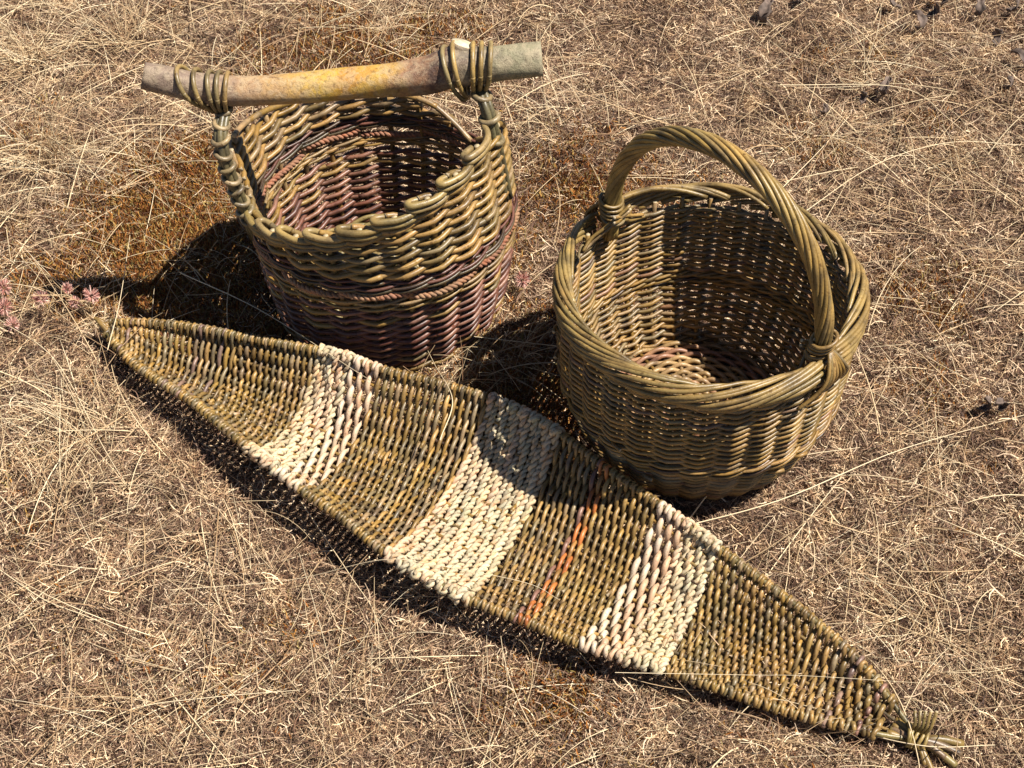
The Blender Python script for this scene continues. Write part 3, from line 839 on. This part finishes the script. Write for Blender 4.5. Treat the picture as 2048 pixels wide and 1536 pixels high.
# --- thatch
def build_cover():
    protos = []
    for k in range(7):
        pc = []
        for q in range(58):
            x, y = rng.gauss(0, .014), rng.gauss(0, .014)
            L = rng.uniform(.006, .024); pitch = rng.gauss(.12, .28)
            pc.append((curl((x, y, rng.uniform(.000, .008)), L, rng.uniform(0, 6.28), pitch, rng.gauss(0, 1.3), 4, rng.gauss(.3, .5)), rng.uniform(.00026, .00060), rng.uniform(.0, 1.), 'ribbon'))
        protos.append(proto('litter_clump', M_thatch, pc))
    n = 30000
    P = np.column_stack([nr.uniform(X0, X1, n), nr.uniform(Y0, Y1, n)])
    keep = nr.rand(n) > .9 * np.clip(moss_w(P[:, 0], P[:, 1]), 0, 1)
    P = P[keep]
    ins = ~((np.hypot(P[:, 0] - .228, P[:, 1] - 1.245) < .140) | (np.hypot(P[:, 0] + .166, P[:, 1] - 1.48) < .14))
    P = P[ins]; n = len(P)
    Z = gh(P[:, 0], P[:, 1])
    o = scatter('grass_litter', protos, np.column_stack([P, Z]), np.column_stack([nr.uniform(-.15, .15, n), nr.uniform(-.15, .15, n), nr.uniform(0, 6.28, n)]), nr.uniform(.6, 1.3, n) + .3 * (nr.rand(n) < .1), nr.randint(0, 7, n))
    tag(o, 'curled dead grass litter covering the dry ground', 'ground cover', kind='stuff')
    # --- moss
    protos = []
    for k in range(5):
        pc = []
        for q in range(80):
            x, y = rng.gauss(0, .011), rng.gauss(0, .011); hz = .007 * math.exp(-(x * x + y * y) / .0003)
            base = rng.uniform(0, 1)
            pc.append((curl((x, y, hz * .6), rng.uniform(.003, .0065), rng.uniform(0, 6.28), rng.uniform(.5, 1.5), rng.gauss(0, .8), 3, .3), rng.uniform(.0003, .0007), rng.uniform(0, 1), 'ribbon'))
        protos.append(proto('moss_tuft', M_moss, pc))
    n = 60000
    P = np.column_stack([nr.uniform(X0, X1, n), nr.uniform(Y0, Y1, n)])
    w = np.clip(moss_w(P[:, 0], P[:, 1]), 0, 1.2) + .03 * (np.sin(P[:, 0] * 11 + 2 * np.sin(P[:, 1] * 7)) > .6)
    P = P[nr.rand(n) < w * .8]
    P = P[~((np.hypot(P[:, 0] - .228, P[:, 1] - 1.245) < .140) | (np.hypot(P[:, 0] + .166, P[:, 1] - 1.48) < .14))]; n = len(P)
    o = scatter('moss', protos, np.column_stack([P, gh(P[:, 0], P[:, 1]) + .001]), np.column_stack([nr.uniform(-.2, .2, n), nr.uniform(-.2, .2, n), nr.uniform(0, 6.28, n)]), nr.uniform(.7, 1.9, n), nr.randint(0, 5, n))
    tag(o, 'rust-orange and olive dried moss in patches on the ground', 'moss', kind='stuff')
    # --- loose straws: single bent blades in many lengths
    protos = []
    for k in range(14):
        L = 1.0
        pc = [(curl((0, 0, 0), L, 0, rng.uniform(.05, .5), rng.gauss(0, .38), 9, rng.uniform(.1, .7)), .0068, rng.uniform(.0, 1), 'tube')]
        protos.append(proto('straw_blade', M_straw, pc))
    n = 52000
    P = np.column_stack([nr.uniform(X0, X1, n), nr.uniform(Y0, Y1, n)])
    w = .05 + .80 * np.clip(straw_w(P[:, 0], P[:, 1]), 0, 1)
    w = w * (1 - .62 * np.clip(moss_w(P[:, 0], P[:, 1]), 0, 1))
    P = P[nr.rand(n) < w]
    L = np.clip(nr.gamma(2.4, .024, len(P)), .012, .18)
    az = nr.uniform(0, 6.28, len(P)); pid = nr.randint(0, 14, len(P)); ok = []
    ti = np.column_stack([nr.uniform(-.25, .25, len(P)), nr.uniform(-.35, .15, len(P)), az])
    Z = gh(P[:, 0], P[:, 1]) + .003
    for i in range(len(P)):
        d = np.array([math.cos(az[i]), math.sin(az[i])])
        S = np.array([[P[i, 0] + d[0] * L[i] * s, P[i, 1] + d[1] * L[i] * s, .01 + s * L[i] * .4] for s in (0, .5, 1)])
        ok.append(not (in_basket(S, .001) or in_pod(S, .006)))
    ok = np.array(ok)
    o = scatter('loose_straw', protos, np.column_stack([P, Z])[ok], ti[ok], L[ok], pid[ok])
    tag(o, 'loose pale dry grass blades strewn over the ground', 'dry grass', kind='stuff')
build_cover()

# --- tussocks one can point to: each a thing
def tuft_obj(px, py, n, L, spread, label, tint=.6, lean=(0, 0)):
    b = W(px, py); pc = []; fav = rng.uniform(0, 6.28)
    for q in range(n * 3):
        if len(pc) >= n: break
        az = rng.gauss(fav, 1.3); l = L * rng.uniform(.35, 1.1); pitch = rng.uniform(1.45 - spread, 1.45)
        P = curl((b[0] + rng.gauss(0, .022), b[1] + rng.gauss(0, .022), float(gh(b[0], b[1]))), l, az, pitch, rng.gauss(0, .35), 9, rng.uniform(.2, 1.3))
        t = np.linspace(0, 1, 9)[:, None]; P = P + t * np.array([lean[0], lean[1], 0]) * l
        P[:, 2] = np.maximum(P[:, 2], .004 + .0 * P[:, 2])
        if in_basket(P, .004) or in_pod(P[1:], .006): continue
        pc.append((P, rng.uniform(.00040, .00085), min(1, max(0, rng.gauss(tint - .1, .3))), 'tube'))
    if not pc: return
    o = proto('grass_tuft', M_straw, pc); C.objects.link(o)
    for v in o.data.vertices: v.co = (v.co[0] - b[0], v.co[1] - b[1], v.co[2])
    o.location = (b[0], b[1], 0)
    tag(o, label, 'grass tuft', 'tufts of dry grass round the baskets')
TUFTS = [
 (100, 330, 110, .18, 1.2, 'thick golden grass tuft at the left edge level with the log'),
 (60, 120, 110, .19, 1.2, 'golden grass tuft in the top left corner of the meadow'),
 (250, 80, 80, .16, 1.2, 'pale grass tuft above the left end of the log'),
 (300, 340, 45, .10, 1.3, 'pale sprawling grass tuft just left of the log-handled basket'),
 (180, 870, 90, .13, 1.3, 'dense pale grass tuft below the left tip of the leaf-shaped basket'),
 (95, 1010, 45, .15, 1.25, 'straw tuft low at the left edge, below the dense pale tuft'),
 (175, 600, 30, .12, .9, 'small upright tuft among the pink clover heads'),
 (1010, 715, 55, .12, 1.35, 'shaded loose tuft between the two upright baskets'),
 (885, 790, 40, .10, 1.0, 'sunlit tuft pressed between the reddish basket and the long one'),
 (430, 520, 30, .08, 1.3, 'flattened tuft in the shadow at the left foot of the reddish basket'),
 (300, 1440, 45, .14, 1.4, 'flat spreading tuft in the bottom left of the meadow'),
 (700, 1400, 30, .16, 1.4, 'sparse spreading tuft below the middle cord band'),
 (480, 1210, 26, .12, 1.4, 'thin flat tuft near the lower left, left of the sparse one'),
 (1830, 1240, 40, .14, 1.4, 'loose tuft on the right, above the bound tip of the long basket'),
 (1900, 330, 40, .15, 1.35, 'loose tuft on the right edge behind the arch-handled basket'),
 (1720, 160, 30, .15, 1.35, 'thin tuft near the top right among dark litter'),
 (1330, 520, 0, .1, 1, ''),
 (1090, 250, 40, .11, 1.2, 'small tuft just right of the log end'),
 (780, 60, 40, .12, 1.2, 'tuft behind the middle of the log at the top'),
 (1600, 1500, 34, .13, 1.35, 'tuft at the bottom right under the long basket'),
 (1000, 1500, 26, .12, 1.35, 'tuft at the middle of the bottom edge'),
 (1900, 880, 26, .13, 1.4, 'sparse tuft right of the arch-handled basket'),
]
def finish_tufts():
    for (px, py, n, L, sp, lab) in TUFTS:
        if n: tuft_obj(px, py, n, L, sp, lab)

# --- single long stalks
def stalk(pts, label, r=.0009, tint=.8, seed_head=False):
    P = smoothc([W(a, b, z) for a, b, z in pts], 8)
    b0 = P[0].copy(); Q = P - [b0[0], b0[1], 0]
    pc = [(Q, r, tint, 'tube')]
    o = proto('grass_stalk', M_straw, pc); C.objects.link(o); o.location = (b0[0], b0[1], 0)
    tag(o, label, 'grass stalk', 'single long grass stalks')
STALKS = [
 ([(1380, 1035, .01), (1430, 975, .03), (1500, 945, .04), (1600, 912, .035), (1720, 895, .02)], 'arching pale stalk rising at the front foot of the arch-handled basket', .0012),
 ([(1340, 1060, .035), (1560, 1000, .045), (1800, 900, .03), (2048, 830, .02)], 'long straight stalk running right past the foot of the arch-handled basket', .0012),
 ([(1400, 1350, .02), (1560, 1380, .01), (1700, 1455, .012), (1850, 1492, .03), (1990, 1490, .02)], 'curved stalk crossing just under the bound tip of the long basket', .0012),
 ([(360, 545, .05), (520, 620, .05), (700, 735, .09), (740, 760, .1)], 'bright stalk slanting across the shadow onto the long basket', .0009),
 ([(340, 1180, .01), (580, 1160, .03), (760, 1120, .095), (870, 1130, .09), (1050, 1165, .06), (1120, 1200, .05)], 'thin stalk lying across the middle cord band', .0006),
 ([(1230, 1345, .06), (1500, 1350, .05), (1620, 1352, .055), (1900, 1370, .03)], 'thin stalk lying across the narrow right end of the long basket', .0005),
 ([(120, 1500, .01), (260, 1420, .02), (420, 1395, .03), (600, 1380, .02)], 'bent stalk near the bottom left corner', .0010),
 ([(0, 1140, .01), (90, 1200, .02), (180, 1235, .02), (300, 1290, .01)], 'double-bent stalk at the lower left edge', .0011),
 ([(330, 1370, .01), (420, 1480, .02), (470, 1540, .01)], 'stalk cutting the bottom edge at the left', .0012),
 ([(600, 1000, .02), (700, 1150, .02), (750, 1230, .015), (760, 1330, .01)], 'stalk leaning out of the shadow of the long basket', .0009),
 ([(1545, 395, .03), (1640, 300, .03), (1700, 230, .01)], 'stalk standing right behind the arch handle', .0010),
 ([(1560, 170, .02), (1800, 175, .04), (1900, 240, .04), (1990, 320, .02)], 'long bowed stalk across the upper right', .0010),
 ([(1600, 430, .02), (1750, 330, .05), (1900, 285, .04), (2040, 290, .02)], 'pale stalk sweeping right from behind the arch handle', .0010),
 ([(0, 640, .02), (110, 720, .04), (210, 900, .03), (260, 980, .01)], 'tall stalk falling past the left tip of the long basket', .0010),
 ([(640, 50, .01), (735, 10, .06), (738, -40, .08)], 'upright stalk at the top left of the middle', .0012),
 ([(1440, 1480, .01), (1520, 1400, .03), (1650, 1420, .02)], 'short stalk under the right half of the long basket', .0008),
 ([(215, 700, .06), (240, 600, .05), (260, 470, .02)], 'stalk leaning over the left tip of the long basket', .0009),
 ([(880, 880, .10), (905, 800, .11), (870, 730, .06), (850, 690, .02)], 'pale stalk hooked up from behind the long basket edge', .0010),
]
def finish_stalks():
    for s in STALKS: stalk(s[0], s[1], s[2])

# --- pink clover heads
def clovers():
    m, t, b = mat('clover_head'); oi = N_(t, 'ShaderNodeObjectInfo')
    at = N_(t, 'ShaderNodeAttribute'); at.attribute_name = 'tint'
    r = ramp(t, at.outputs['Fac'], [(0, (.42, .15, .12)), (.5, (.60, .30, .24)), (1, (.78, .58, .50))])
    t.links.new(r.outputs[0], b.inputs['Base Color']); b.inputs['Roughness'].default_value = .9
    spots = [(82, 598, .035, 'pink fluffy clover head left of the dark tip of shadow', .011), (135, 578, .030, 'small pink clover head nearest the tip of the log shadow', .008),
             (183, 592, .040, 'pale mauve clover head just above the left tip of the long basket', .011), (150, 606, .022, 'reddest small clover head, between the two larger ones', .008),
             (8, 575, .03, 'clover head cut by the left edge of view, upper one', .011), (8, 615, .025, 'clover head cut by the left edge of view, lower one', .012),
             (25, 650, .02, 'dull pink clover head low at the left edge', .010), (1045, 560, .035, 'pink clover head against the right side of the reddish basket', .011), (1128, 515, .045, 'pink clover head by the left side of the arch-handled basket', .009)]
    for (px, py, z, lab, R0) in spots:
        c = W(px, py, z); pc = []
        for q in range(170):
            a = rng.uniform(0, 6.28); zz = rng.uniform(-1, 1); s = math.sqrt(1 - zz * zz)
            d = np.array([s * math.cos(a), s * math.sin(a), zz * 1.15])
            pc.append((np.array([d * R0 * .35, d * R0 * .75 + [0, 0, .0006], d * R0 * rng.uniform(.9, 1.15) + [0, 0, .0014]]), .0005, rng.random(), 'ribbon'))
        root = empty('clover_flower', (c[0], c[1], 0)); tag(root, lab, 'clover flower', 'dried clover flowers')
        h = proto('flower_head', m, [(p + [0, 0, z], r_, t_, k_) for p, r_, t_, k_ in pc]); C.objects.link(h); h.parent = root
        stp = smoothc([(rng.uniform(-.03, .03), rng.uniform(-.03, .0), 0), (0.002, -.004, z * .6), (0, 0, z)], 5)
        s_ = proto('stem', M_straw, [(stp, .0009, .15, 'tube')]); C.objects.link(s_); s_.parent = root

# --- dark curled leaves in the far right corner
def dead_leaves():
    m = plain('dead_leaf', (.10, .07, .055), .8, 90, .5, 1.7)
    spots = [(1530, 45, .035), (1600, 20, .03), (1800, 20, .032), (1850, 40, .03), (1830, 60, .028), (1950, 30, .03), (2010, 25, .028), (1990, 100, .03), (2030, 140, .03), (1770, 190, .025), (1720, 215, .02), (2000, 180, .025), (1545, 60, .03), (1950, 825, .025), (1990, 830, .02), (1640, 230, .018), (1880, 15, .03)]
    names = ['leftmost of the dark leaves at the top, large and cupped', 'second dark leaf from the left on the top edge', 'curled leaf on the top edge right of the middle of the corner', 'ring-curled dark leaf in the top right corner', 'dark leaf just below the ring-curled one', 'brown leaf near the top right corner', 'last brown leaf on the top edge at the right', 'dark leaf on the right edge below the corner', 'lowest dark leaf on the upper right edge', 'small dark leaf in the open litter of the upper right', 'smallest dark leaf left of the small one in the open litter', 'dark leaf right of the open litter, near the edge', 'dark leaf tucked under the leftmost large leaf', 'black leaf scrap halfway down the right side', 'black leaf scrap right of its twin halfway down the right side', 'tiny leaf scrap straight behind the arch handle', 'leaf between the curled one and the brown ones at the top']
    for (px, py, L), lab in zip(spots, names):
        L = L * 1.5
        c = W(px, py); n = 12; k = 5; V = []; az = rng.uniform(0, 6.28); cu = rng.uniform(2.2, 4.5)
        for i in range(n):
            s = i / (n - 1); th = s * cu; w = .35 * L * math.sin(math.pi * (.08 + .84 * s)) 
            for j in range(k):
                v = (j / (k - 1) - .5) * 2
                x = L * .42 * math.sin(th); z = L * .30 * (1 - math.cos(th)) + .006 * abs(v) ** 2; y = v * w * .5 + .002 * math.sin(s * 20 + j)
                V.append((x * math.cos(az) - y * math.sin(az), x * math.sin(az) + y * math.cos(az), z + .003))
        F = [(i * k + j, i * k + j + 1, (i + 1) * k + j + 1, (i + 1) * k + j) for i in range(n - 1) for j in range(k - 1)]
        mb = MB(); mb.add(V, F); o = mb.build('dead_leaf', m)
        sol = o.modifiers.new('thickness', 'SOLIDIFY'); sol.thickness = .0006
        o.location = (c[0], c[1], 0)
        tag(o, 'dead leaf: ' + lab if False else lab, 'dead leaf', 'dark dead leaves on the ground')

left_basket(); right_basket(); long_basket()
finish_tufts(); finish_stalks(); clovers(); dead_leaves()
